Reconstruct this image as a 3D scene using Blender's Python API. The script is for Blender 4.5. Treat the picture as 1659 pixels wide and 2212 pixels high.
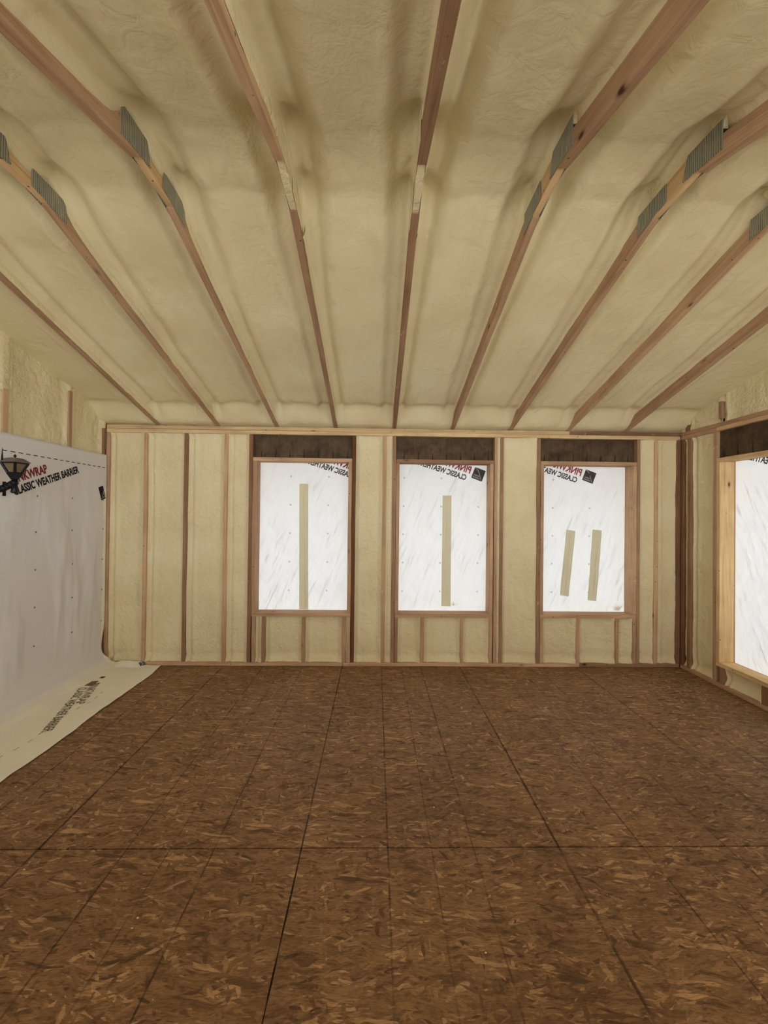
import bpy, bmesh, math, random
import numpy as np
from mathutils import Vector, Matrix
random.seed(7)
for o in list(bpy.data.objects): bpy.data.objects.remove(o, do_unlink=True)
scn = bpy.context.scene
COL = scn.collection

# ------------------------------------------------------------------ camera
F, YAW, PITCH, ROLL = 890.363, 0.0192, 0.0075, 0.0109
CAM = Vector((2.8464, -4.2766, 1.5663))
fwd = Vector((math.sin(YAW)*math.cos(PITCH), math.cos(YAW)*math.cos(PITCH), math.sin(PITCH)))
rt = Vector((math.cos(YAW), -math.sin(YAW), 0)); up = rt.cross(fwd)
rt2 = rt*math.cos(ROLL) + up*math.sin(ROLL); up2 = -rt*math.sin(ROLL) + up*math.cos(ROLL)
cd = bpy.data.cameras.new('camera'); cam = bpy.data.objects.new('camera', cd); COL.objects.link(cam)
cd.sensor_fit = 'HORIZONTAL'; cd.sensor_width = 36; cd.lens = 36*F/1659; cd.clip_start = 0.02
cam.matrix_world = Matrix(((rt2.x, up2.x, -fwd.x, CAM.x), (rt2.y, up2.y, -fwd.y, CAM.y), (rt2.z, up2.z, -fwd.z, CAM.z), (0, 0, 0, 1)))
scn.camera = cam

# ------------------------------------------------------------------ world + exposure
SKY = 6.3
w = bpy.data.worlds.new('overcast_sky'); scn.world = w; w.use_nodes = True
bg = w.node_tree.nodes['Background']; bg.inputs[0].default_value = (0.955, 0.975, 1.0, 1); bg.inputs[1].default_value = SKY
scn.view_settings.view_transform = 'Standard'; scn.view_settings.look = 'None'
scn.view_settings.gamma = 1.0; scn.view_settings.exposure = 0.0
try: scn.view_settings.use_curve_mapping = False
except Exception: pass
cy = scn.cycles
cy.max_bounces = 7; cy.diffuse_bounces = 5; cy.glossy_bounces = 2; cy.transmission_bounces = 4
cy.use_adaptive_sampling = True; cy.adaptive_threshold = 0.05; cy.adaptive_min_samples = 16
cy.use_denoising = True

def portal(name, loc, rot, sx, sy):
    l = bpy.data.lights.new(name, 'AREA'); l.shape = 'RECTANGLE'; l.size = sx; l.size_y = sy
    l.cycles.is_portal = True
    o = bpy.data.objects.new(name, l); o.location = loc; o.rotation_euler = rot; COL.objects.link(o); return o

YF = -4.75       # wall behind the camera
XL, XR = 0.07, 6.05
HP = 2.467       # top of the wall plates
# unseen openings added behind the camera to let in more daylight
FRONT_ADDED_OPEN = [(0.25, 2.88, 1.00, 2.38), (3.12, 5.85, 1.00, 2.38)]
for (a, b, c, d) in FRONT_ADDED_OPEN:
    portal('daylight_portal', ((a+b)/2, YF-0.16, (c+d)/2), (math.radians(90), 0, 0), b-a, d-c)
RIGHT_ADDED_OPEN = (-4.60, -3.60, 1.5, 2.30)  # unseen side-wall opening, added for extra interior daylight

# ------------------------------------------------------------------ helpers
def tag(o, label=None, cat=None, group=None, kind=None):
    if label: o['label'] = label
    if cat: o['category'] = cat
    if group: o['group'] = group
    if kind: o['kind'] = kind
    return o
def link(name, me, m=None, parent=None, loc=(0, 0, 0), tone=0.5, rot=(0, 0, 0)):
    o = bpy.data.objects.new(name, me); COL.objects.link(o)
    if m is not None and len(me.materials) == 0: me.materials.append(m)
    if parent is not None: o.parent = parent
    o.location = loc; o.rotation_euler = rot; o['tone'] = float(tone)
    return o
def empty(name, loc=(0, 0, 0)):
    o = bpy.data.objects.new(name, None); COL.objects.link(o); o.location = loc; o.empty_display_size = 0.1
    return o
def pymesh(name, V, Fc, smooth=False):
    me = bpy.data.meshes.new(name); me.from_pydata([tuple(map(float, v)) for v in V], [], Fc); me.update()
    if smooth: me.polygons.foreach_set('use_smooth', [True]*len(me.polygons))
    return me
def from_bm(name, bm, smooth=False):
    me = bpy.data.meshes.new(name); bm.normal_update(); bm.to_mesh(me); bm.free()
    if smooth: me.polygons.foreach_set('use_smooth', [True]*len(me.polygons))
    return me
def add_box(bm, x0, x1, y0, y1, z0, z1, mi=0):
    vs = [bm.verts.new(p) for p in ((x0,y0,z0),(x1,y0,z0),(x1,y1,z0),(x0,y1,z0),(x0,y0,z1),(x1,y0,z1),(x1,y1,z1),(x0,y1,z1))]
    for f in ((0,3,2,1),(4,5,6,7),(0,1,5,4),(1,2,6,5),(2,3,7,6),(3,0,4,7)):
        fc = bm.faces.new([vs[i] for i in f]); fc.material_index = mi
def lumber_mesh(name, lx, ly, lz, axis, seed=0, wob=0.0012):
    """a sawn board centred on its base centre line, with eased edges and slight bow"""
    bm = bmesh.new(); add_box(bm, -lx/2, lx/2, -ly/2, ly/2, 0, lz)
    L = (lx, ly, lz)[axis]; n = max(2, int(L/0.12))
    ed = [e for e in bm.edges if abs((e.verts[0].co-e.verts[1].co)[axis]) > 1e-6]
    bmesh.ops.subdivide_edges(bm, edges=ed, cuts=n, use_grid_fill=True)
    rnd = random.Random(seed)
    ph = [rnd.uniform(0, 6.28) for _ in range(4)]
    for v in bm.verts:
        t = v.co[axis]/max(L, .01)*3.0
        for k in range(3):
            if k != axis: v.co[k] += wob*(math.sin(t*2.1+ph[k])+0.5*math.sin(t*5.3+ph[3]))*0.6
    bmesh.ops.recalc_face_normals(bm, faces=bm.faces)
    me = from_bm(name, bm); return me
def board(name, x0, x1, y0, y1, z0, z1, axis, tone=0.5, label=None, cat='stud', group=None, parent=None, mat=None, bev=True):
    me = lumber_mesh(name, x1-x0, y1-y0, z1-z0, axis, seed=int(abs(x0*97+y0*31+z0*13)*100))
    o = link(name, me, mat or (WX, WY, WZ)[axis], parent, ((x0+x1)/2, (y0+y1)/2, z0), tone)
    if bev:
        m = o.modifiers.new('bevel', 'BEVEL'); m.width = 0.0025; m.segments = 2; m.limit_method = 'ANGLE'
    if label: tag(o, label, cat, group)
    return o

# --- numpy value noise
_rs = np.random.RandomState(3); _T = _rs.rand(256, 256)
def vnoise(x, y):
    xi = np.floor(x).astype(int); yi = np.floor(y).astype(int); fx = x-xi; fy = y-yi
    fx = fx*fx*(3-2*fx); fy = fy*fy*(3-2*fy)
    g = lambda a, b: _T[a % 256, b % 256]
    return (g(xi, yi)*(1-fx)+g(xi+1, yi)*fx)*(1-fy)+(g(xi, yi+1)*(1-fx)+g(xi+1, yi+1)*fx)*fy - 0.5
def fbm(x, y, o=4):
    s = 0; a = 1.0
    for k in range(o):
        s = s + a*vnoise(x*2**k+17*k, y*2**k+5*k); a *= 0.5
    return s
def sstep(a, b, x):
    t = np.clip((x-a)/(b-a), 0, 1); return t*t*(3-2*t)

# ------------------------------------------------------------------ materials
class NT:
    def __init__(s, name):
        s.m = bpy.data.materials.new(name); s.m.use_nodes = True; s.t = s.m.node_tree; s.t.nodes.clear()
        s.out = s.n('ShaderNodeOutputMaterial')
    def n(s, ty, **kw):
        nd = s.t.nodes.new(ty)
        for k, v in kw.items():
            if k.startswith('i_'): nd.inputs[k[2:].replace('_', ' ')].default_value = v
            else: setattr(nd, k, v)
        return nd
    def l(s, a, b): s.t.links.new(a, b)
    def val(s, nd, inp, v):
        if hasattr(v, 'is_linked') or hasattr(v, 'links'): s.l(v, nd.inputs[inp])
        else: nd.inputs[inp].default_value = v
    def math(s, op, a, b=0.0, c=0.0, clamp=False):
        nd = s.n('ShaderNodeMath', operation=op, use_clamp=clamp)
        s.val(nd, 0, a); s.val(nd, 1, b); s.val(nd, 2, c); return nd.outputs[0]
    def mix(s, f, a, b, bt='MIX'):
        nd = s.n('ShaderNodeMix', data_type='RGBA', blend_type=bt)
        s.val(nd, 0, f); s.val(nd, 6, a); s.val(nd, 7, b); return nd.outputs[2]
    def ramp(s, f, stops, interp='LINEAR'):
        nd = s.n('ShaderNodeValToRGB'); nd.color_ramp.interpolation = interp; e = nd.color_ramp.elements
        while len(e) < len(stops): e.new(0.5)
        for k, (p, c) in enumerate(stops):
            e[k].position = p; e[k].color = c if len(c) == 4 else (*c, 1)
        s.l(f, nd.inputs[0]); return nd.outputs[0]
    def mapping(s, vec, scale=(1, 1, 1), rot=(0, 0, 0), loc=(0, 0, 0)):
        nd = s.n('ShaderNodeMapping'); s.l(vec, nd.inputs[0])
        nd.inputs['Scale'].default_value = scale; nd.inputs['Rotation'].default_value = rot
        s.val(nd, 'Location', loc); return nd.outputs[0]
    def noise(s, vec, scale=1, detail=3, rough=0.5, dist=0):
        nd = s.n('ShaderNodeTexNoise'); s.l(vec, nd.inputs['Vector'])
        nd.inputs['Scale'].default_value = scale; nd.inputs['Detail'].default_value = detail
        nd.inputs['Roughness'].default_value = rough; nd.inputs['Distortion'].default_value = dist
        return nd.outputs[0]
    def bsdf(s, col, rough=0.7, normal=None, spec=0.3, metal=0):
        b = s.n('ShaderNodeBsdfPrincipled'); s.val(b, 'Base Color', col); s.val(b, 'Roughness', rough)
        b.inputs['Specular IOR Level'].default_value = spec; b.inputs['Metallic'].default_value = metal
        if normal is not None: s.l(normal, b.inputs['Normal'])
        s.l(b.outputs[0], s.out.inputs[0]); return b
    def bump(s, h, strength=0.5, dist=0.01, normal=None):
        b = s.n('ShaderNodeBump'); b.inputs['Strength'].default_value = strength; b.inputs['Distance'].default_value = dist
        s.l(h, b.inputs['Height'])
        if normal is not None: s.l(normal, b.inputs['Normal'])
        return b.outputs[0]

def lin(r, g, b):
    f = lambda c: ((c/255+0.055)/1.055)**2.4 if c/255 > 0.04045 else c/255/12.92
    return (f(r), f(g), f(b), 1)

def wood(name, axis, base=lin(214, 182, 150), smear=True):
    t = NT(name); tc = t.n('ShaderNodeTexCoord'); oi = t.n('ShaderNodeObjectInfo')
    off = t.n('ShaderNodeVectorMath', operation='SCALE'); off.inputs[0].default_value = (37.0, 23.0, 51.0)
    t.l(oi.outputs['Random'], off.inputs['Scale'])
    ad = t.n('ShaderNodeVectorMath', operation='ADD'); t.l(tc.outputs['Object'], ad.inputs[0]); t.l(off.outputs[0], ad.inputs[1])
    v = ad.outputs[0]
    sc = [38, 38, 38]; sc[axis] = 1.6
    g = t.noise(t.mapping(v, tuple(sc)), 1, 3, 0.6, 0.6)
    sc2 = [150, 150, 150]; sc2[axis] = 3
    g2 = t.noise(t.mapping(v, tuple(sc2)), 1, 2, 0.5, 0.2)
    blot = t.noise(v, 2.2, 3, 0.6)
    at = t.n('ShaderNodeAttribute', attribute_type='OBJECT', attribute_name='tone')
    c = t.ramp(g, [(0.3, (0.80, 0.76, 0.72)), (0.52, (1, 1, 1)), (0.72, (1.08, 1.06, 1.02))])
    c = t.mix(1.0, c, base, 'MULTIPLY')
    fine = t.ramp(g2, [(0.38, (0.84, 0.80, 0.76)), (0.6, (1, 1, 1))])
    c = t.mix(0.8, c, fine, 'MULTIPLY')
    bl = t.ramp(blot, [(0.35, (0.80, 0.74, 0.70)), (0.6, (1.03, 1.02, 1.0))])
    c = t.mix(0.8, c, bl, 'MULTIPLY')
    # tone: 0 dark weathered, 0.5 normal, 1 pale
    tone = t.ramp(at.outputs['Fac'], [(0.0, lin(132, 100, 76)), (0.5, (1, 1, 1, 1)), (1.0, (1.22, 1.22, 1.18, 1))])
    c = t.mix(1.0, c, tone, 'MULTIPLY')
    # knots
    ks = [5.5, 5.5, 5.5]; ks[axis] = 2.6
    vo = t.n('ShaderNodeTexVoronoi'); t.l(t.mapping(v, tuple(ks)), vo.inputs['Vector']); vo.inputs['Scale'].default_value = 1.0
    kn = t.ramp(vo.outputs['Distance'], [(0.035, (1, 1, 1)), (0.075, (0.25, 0.25, 0.25)), (0.12, (0, 0, 0))])
    c = t.mix(kn, c, lin(78, 46, 26))
    sps = t.n('ShaderNodeTexVoronoi'); t.l(t.mapping(v, (14, 14, 14)), sps.inputs['Vector']); sps.inputs['Scale'].default_value = 1.0
    c = t.mix(t.ramp(sps.outputs['Distance'], [(0.05, (0.9, 0.9, 0.9)), (0.085, (0, 0, 0))]), c, lin(60, 38, 24))
    if smear:
        geo = t.n('ShaderNodeNewGeometry')
        sm = t.noise(t.mapping(v, (9, 9, 9)), 1, 5, 0.7)
        sm = t.ramp(sm, [(0.66, (0, 0, 0)), (0.72, (1, 1, 1))])
        c = t.mix(t.math('MULTIPLY', sm, 0.65), c, FOAMC)
    t.bsdf(c, 0.75, t.bump(g, 0.35, 0.005), 0.2)
    return t.m
FOAMC = lin(234, 222, 182)
WX, WY, WZ = [wood('pine_lumber_'+a, k) for k, a in enumerate('xyz')]
WHITEWOOD = wood('fresh_spruce_lumber', 2, lin(236, 206, 158), smear=False)
WHITEWOOD_X = wood('fresh_spruce_lumber_x', 0, lin(236, 212, 168), smear=True)
WHITEWOOD_Y = wood('fresh_spruce_lumber_y', 1, lin(236, 206, 158), smear=False)

def foam_mat(name='spray_foam', bs=0.8, dens=1.0):
    t = NT(name); g = t.n('ShaderNodeNewGeometry'); p = g.outputs['Position']
    patch = t.ramp(t.noise(p, 1.7, 1, 0.6), [(0.44+.04*(1-dens), (0.10, 0.10, 0.10)), (0.64+.08*(1-dens), (1, 1, 1))])
    n1 = t.noise(p, 46, 2, 0.6, 0.4)
    n2 = t.noise(p, 13, 3, 0.55, 0.8)
    hue = t.ramp(t.noise(p, 2.3, 2, 0.55), [(0.3, lin(228, 214, 174)), (0.5, FOAMC), (0.7, lin(238, 228, 190))])
    pore = t.ramp(n1, [(0.3, (0.9, 0.88, 0.84)), (0.5, (1, 1, 1))])
    c = t.mix(t.math('MULTIPLY', patch, 0.6), hue, t.mix(1.0, hue, pore, 'MULTIPLY'))
    h = t.math('ADD', t.math('MULTIPLY', t.math('MULTIPLY', n1, patch), 0.62), t.math('MULTIPLY', n2, 1.0))
    t.bsdf(c, 0.62, t.bump(h, bs, 0.020), 0.35)
    return t.m
FOAM = foam_mat(); FOAM_CEIL = foam_mat('smooth_spray_foam', 0.40, 0.0)

def osb_mat(dark=1.0, name='osb_subfloor', lines=True):
    t = NT(name); g = t.n('ShaderNodeNewGeometry'); p = g.outputs['Position']
    wv = t.n('ShaderNodeTexNoise'); wv.inputs['Scale'].default_value = 4.5; wv.inputs['Detail'].default_value = 2; t.l(p, wv.inputs['Vector'])
    ad = t.n('ShaderNodeVectorMath', operation='MULTIPLY_ADD'); t.l(wv.outputs['Color'], ad.inputs[0]); ad.inputs[1].default_value = (.09, .07, 0); t.l(p, ad.inputs[2])
    pw = ad.outputs[0]
    def strand(rot, sx, sy, seed):
        m = t.mapping(pw, (sx, sy, 1), (0, 0, 0), (seed, seed*2.3, 0))
        r = t.n('ShaderNodeVectorRotate', rotation_type='Z_AXIS'); t.l(pw, r.inputs['Vector']); r.inputs['Angle'].default_value = rot
        m = t.mapping(r.outputs[0], (sx, sy, 0.0001), (0, 0, 0), (seed, seed*2.3, 0))
        vo = t.n('ShaderNodeTexVoronoi', feature='F1'); vo.inputs['Scale'].default_value = 1; t.l(m, vo.inputs['Vector'])
        sp = t.n('ShaderNodeSeparateColor'); t.l(vo.outputs['Color'], sp.inputs[0])
        return sp.outputs[0], sp.outputs[1], vo.outputs['Distance']
    a1, a2, ad1 = strand(0.05, 19, 104, 3.1)
    b1, b2, bd1 = strand(0.42, 22, 90, 7.7)
    c1, c2, cd1 = strand(-0.38, 21, 95, 12.9)
    d1, d2, dd1 = strand(1.35, 24, 80, 19.3)
    e1, e2, ed1 = strand(0.12, 10, 64, 29.3)
    val = a1
    for (u, s, th) in ((b1, b2, 0.62), (c1, c2, 0.66), (d1, d2, 0.90), (e1, e2, 0.80)):
        k = t.math('GREATER_THAN', s, th)
        mx = t.n('ShaderNodeMix', data_type='FLOAT'); t.l(k, mx.inputs[0]); t.l(val, mx.inputs[2]); t.l(u, mx.inputs[3]); val = mx.outputs[0]
    cr = t.ramp(val, [(0.0, lin(100, 76, 54)), (0.10, lin(126, 97, 69)), (0.5, lin(142, 110, 79)), (0.88, lin(158, 125, 92)), (0.97, lin(190, 156, 118))])
    fib = t.noise(t.mapping(pw, (34, 190, 1)), 1, 5, 0.75)
    cr = t.mix(0.85, cr, t.ramp(fib, [(0.34, (0.52, 0.47, 0.40)), (0.5, (1.0, 1.0, 1.0)), (0.66, (1.32, 1.30, 1.28))]), 'MULTIPLY')
    big = t.noise(p, 1.3, 4, 0.6)
    cr = t.mix(0.9, cr, t.ramp(big, [(0.35, (0.80, 0.77, 0.73)), (0.6, (1.06, 1.05, 1.04))]), 'MULTIPLY')
    cr = t.mix(0.8, cr, t.ramp(t.noise(t.mapping(pw, (9, 24, 1)), 1, 5, 0.7), [(0.33, (0.50, 0.42, 0.34)), (0.47, (1, 1, 1)), (0.68, (1.12, 1.12, 1.12))]), 'MULTIPLY')
    spot = t.noise(t.mapping(pw, (28, 60, 1)), 1, 3, 0.7)
    cr = t.mix(t.ramp(spot, [(0.66, (0, 0, 0)), (0.72, (.75, .75, .75))]), cr, lin(70, 46, 26))
    h = val
    if lines:
        sp = t.n('ShaderNodeSeparateXYZ'); t.l(p, sp.inputs[0]); X = sp.outputs[0]; Y = sp.outputs[1]
        wob = t.math('MULTIPLY', t.math('SUBTRACT', t.noise(p, 6, 2), 0.5), 0.006)
        brk = t.ramp(t.noise(p, 9, 3, 0.7), [(0.40, (0.35, 0.35, 0.35)), (0.56, (1, 1, 1))])
        rows = t.ramp(t.noise(t.mapping(p, (1.1, 0.35, 1)), 1, 1), [(0.38, (0.6, 0.6, 0.6)), (0.58, (1, 1, 1))])
        tot = None
        for step, x0, wid, st in ((0.4045, 2.5142, 0.0040, 0.80), (0.6096, 2.5142-0.6096*3, 0.0032, 0.6)):
            q = t.math('DIVIDE', t.math('SUBTRACT', t.math('ADD', X, wob), x0), step)
            fr = t.math('ABSOLUTE', t.math('SUBTRACT', t.math('FRACT', t.math('ADD', q, 0.5)), 0.5))
            ln = t.math('MULTIPLY', t.math('LESS_THAN', t.math('MULTIPLY', fr, step), wid), st)
            tot = ln if tot is None else t.math('MAXIMUM', tot, ln)
        tot = t.math('MULTIPLY', t.math('MULTIPLY', tot, brk), rows)
        cr = t.mix(tot, cr, lin(38, 24, 14))
    t.bsdf(cr, 0.6, t.bump(t.noise(t.mapping(p, (20, 90, 1)), 1, 2, 0.6), 0.35, 0.003), 0.25)
    return t.m
OSB = osb_mat()

def wrap_mat(name, trans, tint=(0.86, 0.86, 0.85, 1), dusty=False, inner=None, crease_shade=False):
    t = NT(name); g = t.n('ShaderNodeNewGeometry'); p = g.outputs['Position']
    n1 = t.noise(p, 9, 4, 0.6, 0.5)
    weave = t.noise(t.mapping(p, (260, 260, 60)), 1, 1)
    nb = t.bump(t.math('ADD', n1, t.math('MULTIPLY', weave, 0.12)), 0.35, 0.01)
    col = tint
    if dusty:
        sp = t.n('ShaderNodeSeparateXYZ'); t.l(p, sp.inputs[0])
        hz = t.math('ADD', sp.outputs[2], t.math('MULTIPLY', t.math('SUBTRACT', t.noise(p, 3, 4, 0.6), 0.5), 0.10))
        f1 = t.ramp(hz, [(0.01, (1, 1, 1)), (0.10, (0, 0, 0))])
        yy = t.math('ADD', sp.outputs[1], t.math('MULTIPLY', t.math('SUBTRACT', t.noise(p, 5, 4, 0.6), 0.5), 0.10))
        lowz = t.ramp(sp.outputs[2], [(0.0, (1, 1, 1)), (0.86, (1, 1, 1)), (0.93, (0, 0, 0))])
        f2 = t.ramp(yy, [(0.0, (0, 0, 0)), (1.0, (1, 1, 1))])
        f2 = t.math('MULTIPLY', t.math('GREATER_THAN', yy, -0.055), 0.8)
        f2 = t.math('MULTIPLY', f2, t.math('LESS_THAN', sp.outputs[2], 1.80))
        f = t.math('MAXIMUM', f1, f2)
        col = t.mix(f, tint, lin(250, 246, 228))
    d = t.n('ShaderNodeBsdfDiffuse'); t.val(d, 'Color', col); t.l(nb, d.inputs['Normal'])
    if trans > 0:
        tr = t.n('ShaderNodeBsdfTranslucent'); 
        icol = inner or (0.9, 0.9, 0.9, 1)
        if crease_shade:   # crinkled film: wrinkle shading painted into the transmitted colour, with doubled creases darker
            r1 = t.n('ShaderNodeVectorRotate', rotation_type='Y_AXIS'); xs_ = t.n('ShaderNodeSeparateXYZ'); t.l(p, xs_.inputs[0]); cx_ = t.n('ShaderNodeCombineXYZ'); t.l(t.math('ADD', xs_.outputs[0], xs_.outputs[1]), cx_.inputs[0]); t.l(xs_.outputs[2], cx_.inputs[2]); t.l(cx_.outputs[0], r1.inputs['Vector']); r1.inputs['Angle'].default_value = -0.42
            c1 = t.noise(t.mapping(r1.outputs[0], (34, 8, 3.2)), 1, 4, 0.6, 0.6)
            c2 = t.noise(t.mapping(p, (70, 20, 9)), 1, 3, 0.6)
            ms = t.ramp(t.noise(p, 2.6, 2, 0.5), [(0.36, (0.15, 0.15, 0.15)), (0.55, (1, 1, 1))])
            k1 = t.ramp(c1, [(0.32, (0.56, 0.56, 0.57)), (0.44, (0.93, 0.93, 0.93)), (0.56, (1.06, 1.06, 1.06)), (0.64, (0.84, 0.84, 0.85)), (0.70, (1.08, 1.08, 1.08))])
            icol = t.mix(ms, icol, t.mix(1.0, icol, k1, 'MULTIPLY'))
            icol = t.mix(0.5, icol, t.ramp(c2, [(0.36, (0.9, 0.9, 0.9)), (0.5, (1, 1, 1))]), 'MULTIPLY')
        t.val(tr, 'Color', icol); t.l(nb, tr.inputs['Normal'])
        mx = t.n('ShaderNodeMixShader'); mx.inputs[0].default_value = trans
        t.l(d.outputs[0], mx.inputs[1]); t.l(tr.outputs[0], mx.inputs[2]); t.l(mx.outputs[0], t.out.inputs[0])
    else: t.l(d.outputs[0], t.out.inputs[0])
    return t.m
WRAP_WIN = wrap_mat('translucent_house_wrap', 0.136, (0.72, 0.77, 0.81, 1), inner=(0.89, 0.915, 0.93, 1), crease_shade=True)
WRAP_HANG = wrap_mat('hanging_house_wrap', 0.0, lin(226, 225, 226), dusty=True)
TAPE = wrap_mat('translucent_sheathing_tape', 0.135, lin(226, 220, 190), inner=(0.98, 0.94, 0.80, 1))
SLIT = wrap_mat('torn_slit_under_tape', 0.27, lin(240, 232, 205), inner=(0.98, 0.94, 0.82, 1))
def flat(name, col, rough=0.8, trans=0.0, metal=0, spec=0.3):
    t = NT(name)
    if trans:
        d = t.n('ShaderNodeBsdfDiffuse'); d.inputs[0].default_value = col
        tr = t.n('ShaderNodeBsdfTranslucent'); tr.inputs[0].default_value = col
        mx = t.n('ShaderNodeMixShader'); mx.inputs[0].default_value = trans
        t.l(d.outputs[0], mx.inputs[1]); t.l(tr.outputs[0], mx.inputs[2]); t.l(mx.outputs[0], t.out.inputs[0])
    else:
        tc = t.n('ShaderNodeTexCoord'); n = t.noise(tc.outputs['Object'], 25, 3)
        c = t.mix(0.25, col, t.ramp(n, [(0.3, tuple(c*0.6 for c in col[:3])), (0.7, tuple(min(1, c*1.3) for c in col[:3]))]))
        t.bsdf(c, rough, None, spec, metal)
    return t.m
INK_T = flat('backlit_grey_ink', (0.10, 0.098, 0.085, 1), trans=0.5)
RED_T = flat('backlit_red_ink', (0.42, 0.12, 0.12, 1), trans=0.5)
INK = flat('black_print_ink', (0.012, 0.012, 0.016, 1))
RED = flat('red_print_ink', (0.22, 0.02, 0.025, 1))
FADED = flat('dusty_faded_ink', lin(118, 108, 82))
FADED_RED = flat('dusty_faded_red_ink', lin(140, 118, 96))
WHITE_INK = flat('logo_reversed_line', lin(190, 186, 178)); WHITE_T = flat('logo_reversed_line_backlit', (0.8, 0.8, 0.78, 1), trans=0.5)
BLACKMETAL = flat('black_painted_metal', (0.006, 0.006, 0.009, 1), 0.4)
GREYROOF = flat('dusty_lantern_roof', lin(112, 106, 98), 0.5)
AMBER = flat('dim_amber_glass', lin(122, 106, 76), 0.3)

def galv():
    t = NT('galvanised_toothed_plate'); tc = t.n('ShaderNodeTexCoord'); v = tc.outputs['Object']
    wv = t.n('ShaderNodeTexWave', wave_type='BANDS', bands_direction='Y'); wv.inputs['Scale'].default_value = 26; wv.inputs['Distortion'].default_value = 0.4
    t.l(v, wv.inputs['Vector'])
    n = t.noise(v, 18, 3, 0.6)
    c = t.ramp(wv.outputs[0], [(0.1, lin(110, 112, 102)), (0.6, lin(172, 174, 162))])
    c = t.mix(t.ramp(n, [(0.45, (0, 0, 0)), (0.7, (0.7, 0.7, 0.7))]), c, lin(176, 164, 128))
    t.bsdf(c, 0.55, t.bump(wv.outputs[0], 0.6, 0.004), 0.4, 0.35)
    return t.m
GALV = galv()
def header_mat():
    t = NT('dark_engineered_header'); g = t.n('ShaderNodeNewGeometry'); p = g.outputs['Position']
    n = t.noise(p, 7, 5, 0.65, 0.4); n2 = t.noise(t.mapping(p, (60, 60, 5)), 1, 3)
    c = t.ramp(n, [(0.3, lin(62, 46, 32)), (0.55, lin(92, 74, 54)), (0.75, lin(112, 94, 72))])
    c = t.mix(0.7, c, t.ramp(n2, [(0.3, (0.7, 0.68, 0.64)), (0.6, (1, 1, 1))]), 'MULTIPLY')
    # dark seep marks rising from the bottom edge
    sp = t.n('ShaderNodeSeparateXYZ'); t.l(p, sp.inputs[0])
    ax = t.math('ADD', sp.outputs[0], sp.outputs[1])
    q = t.math('ADD', t.math('MULTIPLY', ax, 6.7), t.math('MULTIPLY', t.noise(p, 6, 2), 0.25))
    fr = t.math('ABSOLUTE', t.math('SUBTRACT', t.math('FRACT', q), 0.5))
    hgt = t.math('SUBTRACT', sp.outputs[2], 2.15)
    lim = t.math('SUBTRACT', 0.060, t.math('MULTIPLY', hgt, 0.5))
    m1 = t.math('MULTIPLY', t.math('LESS_THAN', fr, lim), t.math('LESS_THAN', t.math('ADD', hgt, t.math('MULTIPLY', n, 0.08)), 0.125))
    c = t.mix(t.math('MULTIPLY', m1, 0.75), c, lin(24, 15, 9))
    t.bsdf(c, 0.7, t.bump(n, 0.4, 0.006), 0.3)
    return t.m
HEADER = header_mat()
SHEATH = flat('osb_wall_sheathing', lin(170, 130, 84))
GROUND = flat('pale_gravel_yard', lin(224, 221, 214)); EAVE = flat('eave_boards', lin(150, 118, 80))

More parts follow.
